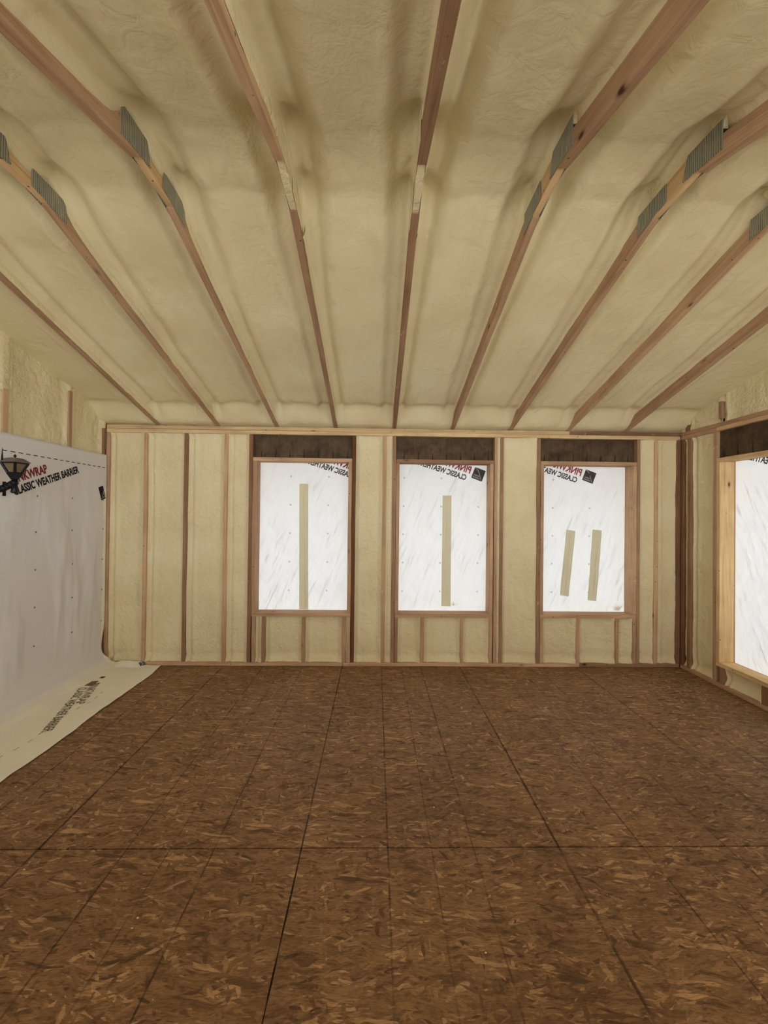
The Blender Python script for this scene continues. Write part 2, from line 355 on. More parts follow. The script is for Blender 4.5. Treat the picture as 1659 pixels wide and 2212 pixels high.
# ------------------------------------------------------------------ ceiling geometry
def zc(y):
    """height of the bottom edge of the truss chords over the plan position y"""
    y = np.asarray(y, float)
    a = HP + 0.275*(-y); b = np.full_like(y, HP+0.275*2.22); c = HP+0.275*2.22 + 0.30*(y+2.54)
    return np.minimum(np.minimum(a, b), c)
TX = [0.5886+i*0.6096 for i in range(9)]
def grid_faces(nu, nv, off=0, flip=False):
    f = []
    for j in range(nv-1):
        for i in range(nu-1):
            a = off+j*nu+i
            q = (a, a+1, a+nu+1, a+nu)
            f.append(q[::-1] if flip else q)
    return f
def build_ceiling():
    edges = [-0.08] + [v for x in TX for v in (x-0.019, x+0.019)] + [6.20]
    V = []; Fc = []
    ys = np.linspace(YF-0.10, 0.10, 260)
    for k in range(0, len(edges), 2):
        x0, x1 = edges[k]-0.004, edges[k+1]+0.004
        xs = np.linspace(x0, x1, 56); X, Y = np.meshgrid(xs, ys)
        dl = X-x0; dr = x1-X   # dl: distance from truss on the low-x side (its +x face, foam coated); dr: from bare face
        if k == 0: dl = dl+0.5
        if k == len(edges)-2: dr = dr+0.5
        wob = 0.02*fbm(Y*2.2+k*7, X*0+k*3.3, 3)
        near = sstep(-2.6, -1.2, Y)
        r = 0.105 + 0.0*X
        r = r - 0.080*np.exp(-(dl/0.010)**2) - 0.015*np.exp(-(dl/0.05)**2)
        r = r + (0.024+0.5*wob)*np.exp(-((dl-0.062-0.04*(1-near)-wob)/0.020)**2)
        r = r - 0.016*np.exp(-((dl-0.130-0.05*(1-near)-wob)/0.045)**2)
        r = r - 0.028*np.exp(-(dr/0.008)**2)
        r = r + (0.014+0.4*wob)*np.exp(-((dr-0.085-wob)/0.03)**2)
        r = r - (0.018)*np.exp(-((dr-0.150-wob)/0.042)**2)
        r = r + 0.020*fbm(X*2.6+k*11, Y*1.5, 3) + 0.006*fbm(X*10+k*5, Y*7, 3) + 0.0022*fbm(X*38, Y*30+k, 2)
        pk = np.exp(-((Y+2.38)/0.30)**2)
        r = r + (0.085*np.exp(-((Y+2.60)/0.10)**2)+0.085*np.exp(-((Y+2.16)/0.11)**2)+.03*pk)*np.exp(-(dr/0.10)**2) + (0.08*np.exp(-((Y+2.58)/0.10)**2)+0.07*np.exp(-((Y+2.20)/0.10)**2)+.03*pk)*np.exp(-((dl-0.02)/0.075)**2) + 0.012*np.exp(-((Y+2.42)/0.10)**2)
        r = r + 0.035*pk*np.maximum(0, fbm(X*14+k, Y*9, 2))*np.exp(-(np.minimum(dl, dr)/0.15)**2)
        r = r + 0.010*fbm(X*24+k*9, Y*4.5, 3)*np.exp(-((dr-0.15)/0.08)**2) + 0.008*fbm(X*24+k*2, Y*4.5, 3)*np.exp(-((dl-0.14)/0.07)**2)
        # the foam closes down on to the wall plates, puffed
        e = sstep(-0.20, -0.03, Y); r = r*(1-e) + e*(0.018+0.010*fbm(X*9, Y*9, 3)) + 0.018*np.exp(-((Y+0.22)/0.05)**2)
        Z = zc(Y) + r
        off = len(V)
        V += list(zip(X.ravel(), Y.ravel(), Z.ravel())); Fc += grid_faces(len(xs), len(ys), off, True)
        if k:
            n_, po = len(xs), off-len(xs)*len(ys)
            Fc += [(po+j*n_+n_-1, po+(j+1)*n_+n_-1, off+(j+1)*n_, off+j*n_) for j in range(len(ys)-1)]
    me = pymesh('ceiling', V, Fc, True); o = link('ceiling', me, FOAM_CEIL); tag(o, kind='structure'); return o
build_ceiling()

# ------------------------------------------------------------------ wall foam helper (height-field over bays)
def bay(V, Fc, M, u0, u1, z0, z1, base, seed, ztop=None, lf=0.03, rf=0.05, res=0.012):
    """u runs along the wall; M(u, depth, z)->xyz; depth>0 goes into the wall. lf/rf: fillet widths at the two studs"""
    nu = max(6, int((u1-u0)/res)); nz = max(8, int((z1-z0)/0.02))
    us = np.linspace(u0-0.003, u1+0.003, nu); zs = np.linspace(z0-0.003, z1+0.003, nz)
    U, Z = np.meshgrid(us, zs)
    if ztop is not None:
        Z = z0 + (Z-z0)/(z1-z0)*(ztop(U)-z0)
    dl = U-us[0]; dr = us[-1]-U; db = Z-z0; dt = z1-Z
    wb = 0.25*fbm(Z*4+seed, U*0+seed, 3)
    D = base + 0.0*U
    D = D - (base-0.012)*np.exp(-(dr/(rf*(1+wb)))**2) - (base-0.018)*np.exp(-(dl/(lf*(0.35+0.2*wb)))**2)
    D = D + 0.012*np.exp(-((dl-lf)/0.012)**2) - 0.010*np.exp(-((dl-lf-0.03)/0.02)**2)
    D = D - (base-0.02)*0.7*np.exp(-(db/0.025)**2) + 0.010*np.exp(-((db-0.07)/0.03)**2)
    if ztop is None: D = D - (base-0.02)*0.7*np.exp(-(dt/0.018)**2)
    D = D + 0.012*fbm(U*6+seed*3, Z*2.3+seed, 3) + 0.0045*fbm(U*26+seed, Z*18, 3)*(0.4+1.2*np.clip(fbm(U*3+seed, Z*1.7, 2)+0.5, 0, 1)) + 0.0015*fbm(U*80, Z*70, 2)
    D = np.maximum(D, 0.004)
    off = len(V)
    for u, d, z in zip(U.ravel(), D.ravel(), Z.ravel()): V.append(M(u, d, z))
    Fc += grid_faces(nu, nz, off)

# ------------------------------------------------------------------ back wall
STUDS = [ # x0, x1, z0, z1, tone, label
 (0.072, 0.106, 0.038, 2.389, 0.42, 'corner wall stud beside the top edge of the hanging white wrap'),
 (0.455, 0.493, 0.038, 2.389, 0.50, 'pinkish full-height wall stud, second from the hanging-wrap corner'),
 (0.864, 0.902, 0.038, 2.389, 0.18, 'dark brown full-height wall stud between two wide foam bays'),
 (1.273, 1.311, 0.038, 2.389, 0.55, 'pale full-height wall stud with knots, next before the taped-seam window nearest the wrap'),
 (1.530, 1.568, 0.038, 2.389, 0.15, 'dark king stud on the hanging-wrap side of the first back window'),
 (2.594, 2.631, 0.038, 2.389, 0.02, 'very dark king stud between first back window and a foam bay'),
 (2.910, 2.948, 0.038, 2.389, 0.45, 'wall stud just before the narrow foam strip beside the middle window'),
 (3.011, 3.050, 0.038, 2.389, 0.25, 'reddish king stud on the first-window side of the middle back window'),
 (4.079, 4.106, 0.038, 2.389, 0.42, 'thin king stud behind a black gap at the middle window'),
 (4.134, 4.173, 0.038, 2.389, 0.25, 'reddish wall stud separated by a foam sliver from the middle window framing'),
 (4.526, 4.563, 0.038, 2.389, 0.22, 'red-brown king stud on the middle-window side of the two-taped window'),
 (5.586, 5.620, 0.038, 2.389, 0.30, 'king stud on the room-corner side of the two-taped back window'),
 (5.771, 5.811, 0.038, 2.389, 0.55, 'pale foam-stained wall stud between last back window and room corner'),
 (6.006, 6.050, 0.038, 2.389, 0.12, 'dark corner wall stud where back wall meets the bright-jamb window wall'),
]
for x0, x1, z0, z1, tn, lb in STUDS:
    board('wall_stud', x0, x1, 0.0, 0.14, z0, z1, 2, tn, lb, 'wall stud', 'full-height studs of the back wall')
TRIM = [
 (1.570, 1.608, 0.548, 2.112, 0.35, 'sunlit trimmer stud forming the wide visible jamb of first back window'),
 (2.555, 2.592, 0.548, 2.112, 0.40, 'trimmer stud beside the very dark king stud, first back window'),
 (3.052, 3.087, 0.548, 2.112, 0.38, 'trimmer stud of the middle window beside its reddish king stud'),
 (4.035, 4.070, 0.548, 2.112, 0.48, 'trimmer stud with dark waney edge on middle back window'),
 (4.565, 4.600, 0.548, 2.112, 0.40, 'thin-looking trimmer stud of two-taped window on its middle-window side'),
 (5.546, 5.584, 0.548, 2.112, 0.52, 'knotty trimmer stud whose broad jamb shows on the two-taped window'),
]
for x0, x1, z0, z1, tn, lb in TRIM:
    board('trimmer_stud', x0, x1, 0.0, 0.14, z0, z1, 2, tn, lb, 'trimmer stud', 'trimmers beside the back windows')
CRIP = [
 (1.577, 1.615, 0.38, 'first', 'jack stud'), (1.679, 1.718, 0.25, 'first', ''), (2.091, 2.127, 0.32, 'first', ''), (2.504, 2.540, 0.42, 'first', ''), (2.554, 2.591, 0.45, 'first', ''),
 (3.053, 3.084, 0.25, 'middle', ''), (3.318, 3.356, 0.40, 'middle', ''), (3.732, 3.766, 0.50, 'middle', ''), (4.035, 4.070, 0.46, 'middle', ''),
 (4.568, 4.599, 0.45, 'last', ''), (4.948, 4.988, 0.45, 'last', ''), (5.362, 5.400, 0.40, 'last', ''), (5.550, 5.583, 0.48, 'last', ''),
]
CL = [
 'cripple stud at the dark-split end below first back window sill', 'cripple stud right after the narrow foam strip below first back window', 'lone cripple stud mid-span below first back window sill',
 'cripple stud with a thin foam line beside it, first back window', 'end cripple stud touching the very dark king stud, first back window',
 'reddish end cripple stud below the middle back window', 'cripple stud between small and wide foam bays below middle window', 'cripple stud with a black crack below middle back window', 'end cripple stud beside the black gap, middle back window',
 'end cripple stud below two-taped window next to its red-brown king stud', 'cripple stud standing where the bottom plate boards meet', 'cripple stud with a dark knot below two-taped back window', 'end cripple stud below two-taped window on the room-corner side',
]
for (x0, x1, tn, _, _), lb in zip(CRIP, CL):
    board('cripple_stud', x0, x1, 0.0, 0.14, 0.038, 0.509, 2, tn, lb, 'short wall stud', 'cripple studs below the back windows')
for x0, x1, tn, lb in ((1.572, 2.592, 0.42, 'lumber sill board under the first back window'), (3.052, 4.070, 0.42, 'lumber sill board with two knots under the middle back window'), (4.566, 5.584, 0.50, 'lumber sill board under the two-taped back window')):
    board('window_sill', x0, x1, -0.001, 0.14, 0.509, 0.547, 0, tn, lb, 'window sill', 'rough sills of the back windows')
for x0, x1, tn, lb in ((1.570, 2.592, 0.55, 'flat head board below dark header of first back window'), (3.053, 4.076, 0.22, 'red-brown head board below dark header of middle back window'), (4.566, 5.584, 0.42, 'flat head board below dark header of two-taped back window')):
    board('head_plate', x0, x1, 0.0, 0.14, 2.113, 2.150, 0, tn, lb, 'window head board', 'head boards over the back windows')
for x0, x1, lb in ((1.569, 2.593, 'dark seep-marked header above the first back window'), (3.051, 4.078, 'dark blotchy header above the middle back window'), (4.564, 5.585, 'dark header above the two-taped back window')):
    o = board('window_header', x0, x1, 0.055, 0.138, 2.151, 2.388, 0, 0.5, lb, 'window header', 'dark headers above the back windows', mat=HEADER)
for x0, x1, tn, lb in ((0.072, 2.519, 0.55, 'bottom wall plate running from the hanging wrap to below first back window'), (2.522, 4.985, 0.55, 'bottom wall plate board below the middle back window'), (4.987, 6.046, 0.22, 'dark bottom wall plate board ending at the room corner')):
    board('bottom_plate', x0, x1, 0.0, 0.14, 0.001, 0.037, 0, tn, lb, 'wall plate', 'bottom plates of the back wall')
board('top_plate', 0.072, 6.046, 0.0, 0.14, 2.390, 2.4275, 0, 0.48, 'lower top plate spanning the whole back wall above the windows', 'wall plate', 'top plates of the back wall', mat=WHITEWOOD_X)
board('top_plate', 0.072, 4.868, 0.001, 0.14, 2.429, 2.466, 0, 0.42, 'long pale upper top plate of the back wall under the truss ends', 'wall plate', 'top plates of the back wall', mat=WHITEWOOD_X)
board('top_plate', 4.871, 6.20, 0.001, 0.14, 2.429, 2.466, 0, 0.12, 'short dark upper top plate at the room-corner end of the back wall', 'wall plate', 'top plates of the back wall')

V = []; Fc = []
MB = lambda u, d, z: (u, d, z)
full = [(0.106, 0.455, .046, .03, .05), (0.493, 0.864, .046, .035, .02), (0.902, 1.273, .042, .04, .03), (1.311, 1.530, .046, .04, .03), (2.631, 2.910, .05, .012, .03),
        (2.948, 3.011, .03, .01, .01), (4.106, 4.134, .012, .006, .006), (4.173, 4.526, .055, .012, .13), (5.620, 5.771, .05, .03, .06), (5.811, 6.006, .04, .02, .05)]
for k, (a, b, base, lf, rf) in enumerate(full): bay(V, Fc, MB, a, b, 0.038, 2.39, base, k*3.7+1, lf=lf, rf=rf)
low = [(1.615, 1.679, .045), (1.718, 2.091, .055), (2.127, 2.504, .055), (2.540, 2.554, .01), (3.084, 3.318, .055), (3.356, 3.732, .055), (3.766, 4.035, .055), (4.599, 4.948, .06), (4.988, 5.362, .06), (5.400, 5.550, .055)]
for k, (a, b, base) in enumerate(low): bay(V, Fc, MB, a, b, 0.038, 0.51, base, k*2.9+40, lf=.015, rf=.03 if a < 4.5 else .08)
me = pymesh('wall_back', V, Fc, True); wb_ = tag(link('wall_back', me, FOAM), kind='structure')
# outer sheathing with the three openings
def panel_with_holes(name, fixed, t0, t1, u0, u1, z0, z1, holes, axis, m, parent):
    bm = bmesh.new(); us = sorted({u0, u1, *[h[0] for h in holes], *[h[1] for h in holes]}); zs = sorted({z0, z1, *[h[2] for h in holes], *[h[3] for h in holes]})
    for a, b in zip(us[:-1], us[1:]):
        for c, d in zip(zs[:-1], zs[1:]):
            if any(h[0] <= a+1e-6 and b <= h[1]+1e-6 and h[2] <= c+1e-6 and d <= h[3]+1e-6 for h in holes): continue
            if axis == 0: add_box(bm, a, b, t0, t1, c, d)
            else: add_box(bm, t0, t1, a, b, c, d)
    return link(name, from_bm(name, bm), m, parent)
WIN = [(1.608, 2.555), (3.087, 4.035), (4.600, 5.546)]
panel_with_holes('sheathing', 0, 0.1402, 0.1495, -0.1, 6.25, -0.02, 3.6, [(a-.001, b+.001, 0.546, 2.1135) for a, b in WIN], 0, SHEATH, wb_)

# ------------------------------------------------------------------ right wall  (inner face x = 6.05)
RS = [(-0.040, -0.003, 0.038, 2.389, 0.10, 'corner stud of the bright-jamb window wall, nearest the back wall'),
      (-0.138, -0.096, 0.038, 2.389, 0.20, 'foam-streaked stud next to the corner stud of the bright-jamb window wall'),
      (-0.456, -0.418, 0.038, 2.389, 0.38, 'king stud in front of the bright jamb on the side-wall window')]
for y0, y1, z0, z1, tn, lb in RS:
    board('wall_stud', XR, XR+0.14, y0, y1, z0, z1, 2, tn, lb, 'wall stud', 'full-height studs of the side window wall')
Y1 = -1.62
board('trimmer_stud', XR, XR+0.14, -0.495, -0.457, 0.230, 2.100, 2, 0.55, 'bright pale knotty trimmer jamb of the side-wall window', 'trimmer stud', mat=WHITEWOOD)
board('window_sill', XR-0.001, XR+0.14, Y1, -0.457, 0.192, 0.229, 1, 0.55, 'bright pale sill board of the side-wall window', 'window sill', mat=WHITEWOOD_Y)
board('head_plate', XR, XR+0.14, Y1, -0.457, 2.101, 2.134, 1, 0.55, 'head board of the side-wall window lit from below', 'window head board', mat=WHITEWOOD_Y)
board('window_header', XR+0.03, XR+0.138, Y1, -0.457, 2.136, 2.388, 1, 0.5, 'dark header above the side-wall window', 'window header', mat=HEADER)
board('cripple_stud', XR, XR+0.14, -0.545, -0.500, 0.038, 0.191, 2, 0.25, 'foam-splashed short cripple stud under the bright side-window jamb', 'short wall stud', 'cripple studs below the side window')
board('cripple_stud', XR, XR+0.14, -0.958, -0.915, 0.038, 0.191, 2, 0.12, 'dark short cripple stud at the picture edge below side window', 'short wall stud', 'cripple studs below the side window')
board('bottom_plate', XR, XR+0.14, YF, -0.002, 0.001, 0.037, 1, 0.40, 'bottom plate along the floor below the side-wall window', 'wall plate')
board('top_plate', XR, XR+0.14, -0.452, -0.001, 2.390, 2.4275, 1, 0.50, 'short lower top plate board between room corner and side window header', 'wall plate', 'top plates of the side window wall')
board('top_plate', XR-0.004, XR+0.14, YF, -0.455, 2.390, 2.4275, 1, 0.70, 'pale lower top plate board above the side window header', 'wall plate', 'top plates of the side window wall')
board('top_plate', XR, XR+0.14, YF, 0.0, 2.429, 2.466, 1, 0.36, 'brown upper top plate of the side window wall', 'wall plate', 'top plates of the side window wall')
board('gable_stud', XR+0.004, XR+0.14, -0.090, -0.058, 2.467, 2.56, 2, 0.10, 'tiny gable stud stub nearest the back corner above the side wall plate', 'short gable stud', 'gable studs above the side wall plate')
board('gable_stud', XR-0.004, XR+0.14, -0.517, -0.479, 2.500, 2.66, 2, 0.30, 'longer gable stud stub above the side window king stud', 'short gable stud', 'gable studs above the side wall plate')
V = []; Fc = []
MR = lambda u, d, z: (XR+d, u, z)
def bayR(a, b, z0, z1, base, seed, **k): bay(V, Fc, lambda u, d, z: (XR+d, -u, z), -b, -a, z0, z1, base, seed, **k)
bayR(-0.096, -0.040, 0.038, 2.39, .045, 3.1, lf=.01, rf=.012)
bayR(-0.418, -0.138, 0.038, 2.39, .05, 9.1, lf=.02, rf=.02)
bayR(-0.915, -0.545, 0.038, 0.192, .05, 12.1, lf=.02, rf=.03)
bayR(Y1-0.04, -0.958, 0.038, 0.192, .05, 22.1, lf=.02, rf=.03)
bayR(YF, Y1-0.04, 0.038, 1.1, .03, 32.1, lf=.02, rf=.03)
gt = lambda U: zc(-U)+0.22
bayR(-0.058, 0.03, 2.466, 2.7, .015, 51.1, ztop=gt, lf=.01, rf=.01)
bayR(-0.479, -0.090, 2.466, 3.3, .015, 61.1, ztop=gt, lf=.01, rf=.01)
bayR(YF-.05, -0.517, 2.466, 3.3, .015, 71.1, ztop=gt, lf=.01, rf=.01)
bayR(-0.52, -0.475, 2.466, 2.502, .02, 81.1, lf=.01, rf=.01)
bayR(-0.56, -0.44, 2.655, 2.8, .012, 83.1, lf=.01, rf=.01)
me = pymesh('wall_right', V, Fc, True); wr_ = tag(link('wall_right', me, FOAM), kind='structure')
panel_with_holes('sheathing', 0, XR+0.1402, XR+0.1495, YF-.1, 0.15, -0.02, 3.6, [(Y1+.04, -0.494, 0.229, 2.1015), RIGHT_ADDED_OPEN], 1, SHEATH, wr_)
# blank infill past the frame: foam-covered wall behind the picture edge
bm = bmesh.new()
add_box(bm, XR+.01, XR+.135, Y1-.04, Y1, 0.04, 2.388); add_box(bm, XR+.02, XR+.135, RIGHT_ADDED_OPEN[1], Y1-.04, 1.1, 2.388); add_box(bm, XR+.02, XR+.135, YF, RIGHT_ADDED_OPEN[0], 1.1, 2.388)
add_box(bm, XR+.02, XR+.135, RIGHT_ADDED_OPEN[0], RIGHT_ADDED_OPEN[1], RIGHT_ADDED_OPEN[3], 2.388)
link('foam_infill', from_bm('foam_infill', bm), FOAM, wr_)
portal('daylight_portal', (XR+.16, sum(RIGHT_ADDED_OPEN[:2])/2, sum(RIGHT_ADDED_OPEN[2:])/2), (0, math.radians(90), 0), RIGHT_ADDED_OPEN[3]-RIGHT_ADDED_OPEN[2], RIGHT_ADDED_OPEN[1]-RIGHT_ADDED_OPEN[0])

# ------------------------------------------------------------------ left wall (inner face x = 0.07) and front wall
LS = [(-0.514, -0.476, 2.66, 'left gable stud rising above the wrap, nearer the back corner', 0.35), (-1.170, -1.130, 2.48, 'left gable stud at the picture edge, partly buried in foam', 0.45)]
for (y0, y1, zt, lb, tn) in LS:
    board('gable_stud', XL-0.14, XL+0.002, y0, y1, 0.03, zt, 2, tn, ['foam-edged gable stud rising above the wrap nearer the back corner', 'thicker gable stud above the black lantern, topped by a foam lump'][LS.index((y0, y1, zt, lb, tn))], 'gable stud', 'gable studs above the hanging wrap')
board('wall_stud', XL-0.14, XL+0.001, -0.040, -0.002, 0.03, 2.42, 2, 0.18, 'side-wall corner stud showing as a dark line above hanging wrap', 'wall stud')
V = []; Fc = []
def bayL(a, b, z0, z1, base, seed, **k): bay(V, Fc, lambda u, d, z: (XL-d, u, z), a, b, z0, z1, base, seed, **k)
gl = lambda U: zc(U)+0.22
bayL(-0.476, -0.040, 1.9, 3.3, .03, 4.4, ztop=gl, lf=.02, rf=.02)
bayL(-1.130, -0.514, 1.9, 3.3, .03, 14.4, ztop=gl, lf=.02, rf=.03)
bayL(YF-.05, -1.170, 1.9, 3.3, .03, 24.4, ztop=gl, lf=.02, rf=.03)
bayL(-0.530, -0.460, 2.655, 3.3, .006, 34.4, ztop=gl, lf=.01, rf=.01)
bayL(-1.20, -1.10, 2.47, 3.3, .004, 44.4, ztop=gl, lf=.01, rf=.01)
bayL(-0.05, 0.01, 2.42, 3.3, .006, 54.4, ztop=gl, lf=.01, rf=.01)
me = pymesh('wall_left', V, Fc, True); wl_ = tag(link('wall_left', me, FOAM), kind='structure')
bm = bmesh.new(); add_box(bm, XL-.155, XL-.141, YF-.1, .15, -.02, 3.6); link('sheathing', from_bm('sheathing', bm), SHEATH, wl_)
bm = bmesh.new(); us = sorted([XL-.15, XR+.15]+[v for h in FRONT_ADDED_OPEN for v in h[:2]]); zs = [-.02, FRONT_ADDED_OPEN[0][2], FRONT_ADDED_OPEN[0][3], 3.6]
for a, b in zip(us[:-1], us[1:]):
    for c, d in zip(zs[:-1], zs[1:]):
        if c == FRONT_ADDED_OPEN[0][2] and any(h[0] <= a+1e-6 and b <= h[1]+1e-6 for h in FRONT_ADDED_OPEN): continue
        add_box(bm, a, b, YF-.15, YF, c, d)
tag(link('wall_front', from_bm('wall_front', bm), FOAM), kind='structure')
# roof deck above the foam keeps the sky out
bm = bmesh.new()
vs = [bm.verts.new(p) for p in ((-.7, 1.35, 2.40), (6.8, 1.35, 2.40), (6.8, -2.4, 3.75), (-.7, -2.4, 3.75), (-.7, YF-3.2, 2.46), (6.8, YF-3.2, 2.46))]
bm.faces.new([vs[i] for i in (0, 1, 2, 3)]); bm.faces.new([vs[i] for i in (3, 2, 5, 4)])
r = bmesh.ops.solidify(bm, geom=bm.faces[:], thickness=0.04)
tag(link('roof', from_bm('roof', bm), EAVE), kind='structure')
bm = bmesh.new(); add_box(bm, -.7, 6.8, .16, 1.35, 2.17, 2.19); add_box(bm, -.7, 6.8, 1.31, 1.35, 2.10, 2.17); add_box(bm, XR+.16, XR+1.5, YF, -2.0, 2.44, 2.46); add_box(bm, XR+.16, XR+.6, -2.0, .16, 2.44, 2.46)  # side roof past the back eave is added to cut high sky light
add_box(bm, -.7, 6.8, YF-3.2, YF-.17, 2.40, 2.42)  # unseen porch roof added to keep high sky light off the near floor
tag(link('eave_and_added_porch', from_bm('eave_and_added_porch', bm), EAVE), kind='structure')

# ------------------------------------------------------------------ floor
bm = bmesh.new(); rows = [0.14, -1.1055, -2.3245, -3.5435, -4.95]
for r_, (ya, yb) in enumerate(zip(rows[:-1], rows[1:])):
    xs = [-0.10]+[v for v in np.arange(0.0757+(1.219 if r_ % 2 else 0), 6.2, 2.438)]+[6.2]
    xs = sorted(set(round(float(v), 4) for v in xs))
    for a, b in zip(xs[:-1], xs[1:]):
        add_box(bm, a+.0015, b-.0015, yb+(.0040 if r_ == 1 else .0026), ya-(.0040 if r_ == 2 else .0026), -0.018, 0.0)
add_box(bm, -0.12, 6.22, -4.95, 0.15, -0.09, -0.060)
tag(link('floor', from_bm('floor', bm), OSB), kind='structure')
bm = bmesh.new(); add_box(bm, -14, 20, -18, 14, -0.62, -0.5); tag(link('ground', from_bm('ground', bm), GROUND), kind='structure')

# ------------------------------------------------------------------ roof trusses
def slope_board(name, y0, z0, y1, z1, wd, h, parent, m, tone, seed):
    L = math.hypot(y1-y0, z1-z0); a = math.atan2(z1-z0, y1-y0)
    me = lumber_mesh(name, wd, L, h, 1, seed)
    for v in me.vertices: v.co.y += L/2
    o = link(name, me, m, parent, (0, y0, z0), tone, (a, 0, 0))
    mo = o.modifiers.new('bevel', 'BEVEL'); mo.width = .002; mo.segments = 2; mo.limit_method = 'ANGLE'
    return o
def coat_mesh(y0, y1, hlow, seed, thick=0.007):
    """lumpy overspray skin clinging to the +x side of a chord; hlow(t): height of its ragged lower edge"""
    n = 60; m = 6; ts = np.linspace(0, 1, n); V = []; 
    for t in ts:
        y = y0+(y1-y0)*t; lo = max(0.004, hlow(t)+0.012*float(fbm(np.array(t*22+seed), np.array(seed*1.3), 3)))
        for j in range(m):
            s = j/(m-1); z = lo+(0.10-lo)*s
            V.append((0.0195+thick*math.sqrt(min(1, s*3))+0.004*float(vnoise(np.array(t*40+seed), np.array(s*3.0))), y, float(zc(y))-HP+z*1.0))
    return V, grid_faces(m, n)
def gusset_mesh(poly, thick=0.0025):
    bm = bmesh.new(); a = [bm.verts.new((0, y, z)) for y, z in poly]; f = bm.faces.new(a)
    r = bmesh.ops.extrude_face_region(bm, geom=[f]); bmesh.ops.translate(bm, verts=[v for v in r['geom'] if isinstance(v, bmesh.types.BMVert)], vec=(thick, 0, 0))
    bmesh.ops.recalc_face_normals(bm, faces=bm.faces); return from_bm('gusset_plate', bm)
GA = gusset_mesh([(-2.655, 3.056-HP), (-2.437, 3.094-HP), (-2.468, 3.190-HP), (-2.655, 3.178-HP)])
GB = gusset_mesh([(-2.330, 3.092-HP), (-2.105, 3.062-HP), (-2.120, 3.168-HP), (-2.330, 3.176-HP)])
TL = ['truss nearest the hanging-wrap wall, ending just past the foam corner', 'second truss from the hanging-wrap wall with a dull gusset plate', 'truss with grey gusset plates landing near first pale stud',
      'truss landing over the first back window', 'central truss running almost straight overhead to the middle window', 'truss landing over the middle back window, reddish near its end',
      'truss with broad bare side landing just past the middle window', 'truss landing over the two-taped window', 'grey truss nearest the bright-jamb window wall']
TL = ['roof truss nearest the hanging-wrap wall, its lower side coated with foam', 'roof truss second from the hanging-wrap wall, with grey gusset plates', 'roof truss third from the hanging-wrap wall, landing between pale stud and window',
      'roof truss landing above the first back window, grain-streaked chord', 'orange-brown roof truss running nearly straight from overhead to middle window', 'roof truss landing above the middle back window, narrow ribbed gusset plate',
      'roof truss just past the middle window with a broad bare side', 'roof truss landing above the two-taped back window', 'greyish foam-smeared roof truss nearest the bright-jamb window wall']
ttone = [(0.30, 0.45), (0.35, 0.45), (0.36, 0.40), (0.26, 0.62), (0.20, 0.22), (0.34, 0.36), (0.36, 0.40), (0.42, 0.42), (0.38, 0.38)]
ZP = 0.275*2.22
for i, x in enumerate(TX):
    e = tag(empty('roof_truss', (x, 0, HP)), TL[i], 'roof truss', 'roof trusses across the ceiling')
    tn, tf = ttone[i]
    slope_board('bottom_chord', -2.225, ZP+.000, 0.12, -0.028, 0.038, 0.089, e, WY, tn, i)
    slope_board('bottom_chord', YF, float(zc(YF))-HP-.006, -2.525, ZP-0.010, 0.038, 0.089, e, WY, tf, i+20)
    o = link('ridge_block', lumber_mesh('ridge_block', 0.034, 0.315, 0.092, 1, i+50), FOAM if i in (3, 4) else WHITEWOOD_Y, e, (0.000, -2.372, ZP+0.009), 0.42)
    ga, gb, GM = (GA, GB, GALV) if i not in (3, 4) else (GA.copy(), GB.copy(), FOAM)
    if i in (3, 4): ga.materials.clear(); gb.materials.clear()
    o = link('gusset_plate', ga, GM, e, (-0.0222, 0, 0)); o = link('gusset_plate', gb, GM, e, (-0.0222, 0, 0))
    o = link('gusset_plate', ga, GM, e, (0.0197, 0, 0)); o = link('gusset_plate', gb, GM, e, (0.0197, 0, 0))
    for (ya, za, yb, zb) in ((-2.58, ZP+.10, -2.74, ZP+.42), (-2.24, ZP+.09, -2.02, ZP+.40)):
        slope_board('web_member', ya, za, yb, zb, 0.036, 0.080, e, FOAM, 0.8, i+70)
    hl = [lambda t: 0.020, lambda t: 0.020+0.05*max(0, (0.5-t)), lambda t: 0.012+0.06*max(0, .45-t), lambda t: 0.010+0.02*(1-t)][min(i, 3)]
    V_, F_ = coat_mesh(-2.06, -0.02, hl, i*5.1+2)
    link('foam_coating', pymesh('foam_coating', V_, F_, True), FOAM, e)
    if i >= 3:
        V_, F_ = coat_mesh(YF+.05, -2.68, lambda t: 0.012+0.01*t, i*3.3+9)
        link('foam_coating', pymesh('foam_coating', V_, F_, True), FOAM, e)

# ------------------------------------------------------------------ house wrap on the windows
FONTC = {}
def text_verts(s, bold=0.02):
    """text as a mesh scaled to the unit box: returns verts (0..1, 0..1) and faces"""
    c = bpy.data.curves.new('t', 'FONT'); c.body = s; c.offset = bold; c.resolution_u = 3; c.size = 1; c.fill_mode = 'FRONT' if hasattr(c, 'fill_mode') else c.fill_mode
    o = bpy.data.objects.new('t', c); COL.objects.link(o); bpy.context.view_layer.update()
    me = bpy.data.meshes.new_from_object(o.evaluated_get(bpy.context.evaluated_depsgraph_get()))
    vs = np.array([v.co[:] for v in me.vertices]); fs = [tuple(p.vertices) for p in me.polygons]
    COL.objects.unlink(o); bpy.data.objects.remove(o); bpy.data.meshes.remove(me); bpy.data.curves.remove(c)
    mn = vs.min(0); mx = vs.max(0)
    return (vs[:, :2]-mn[:2])/(mx[:2]-mn[:2]), fs
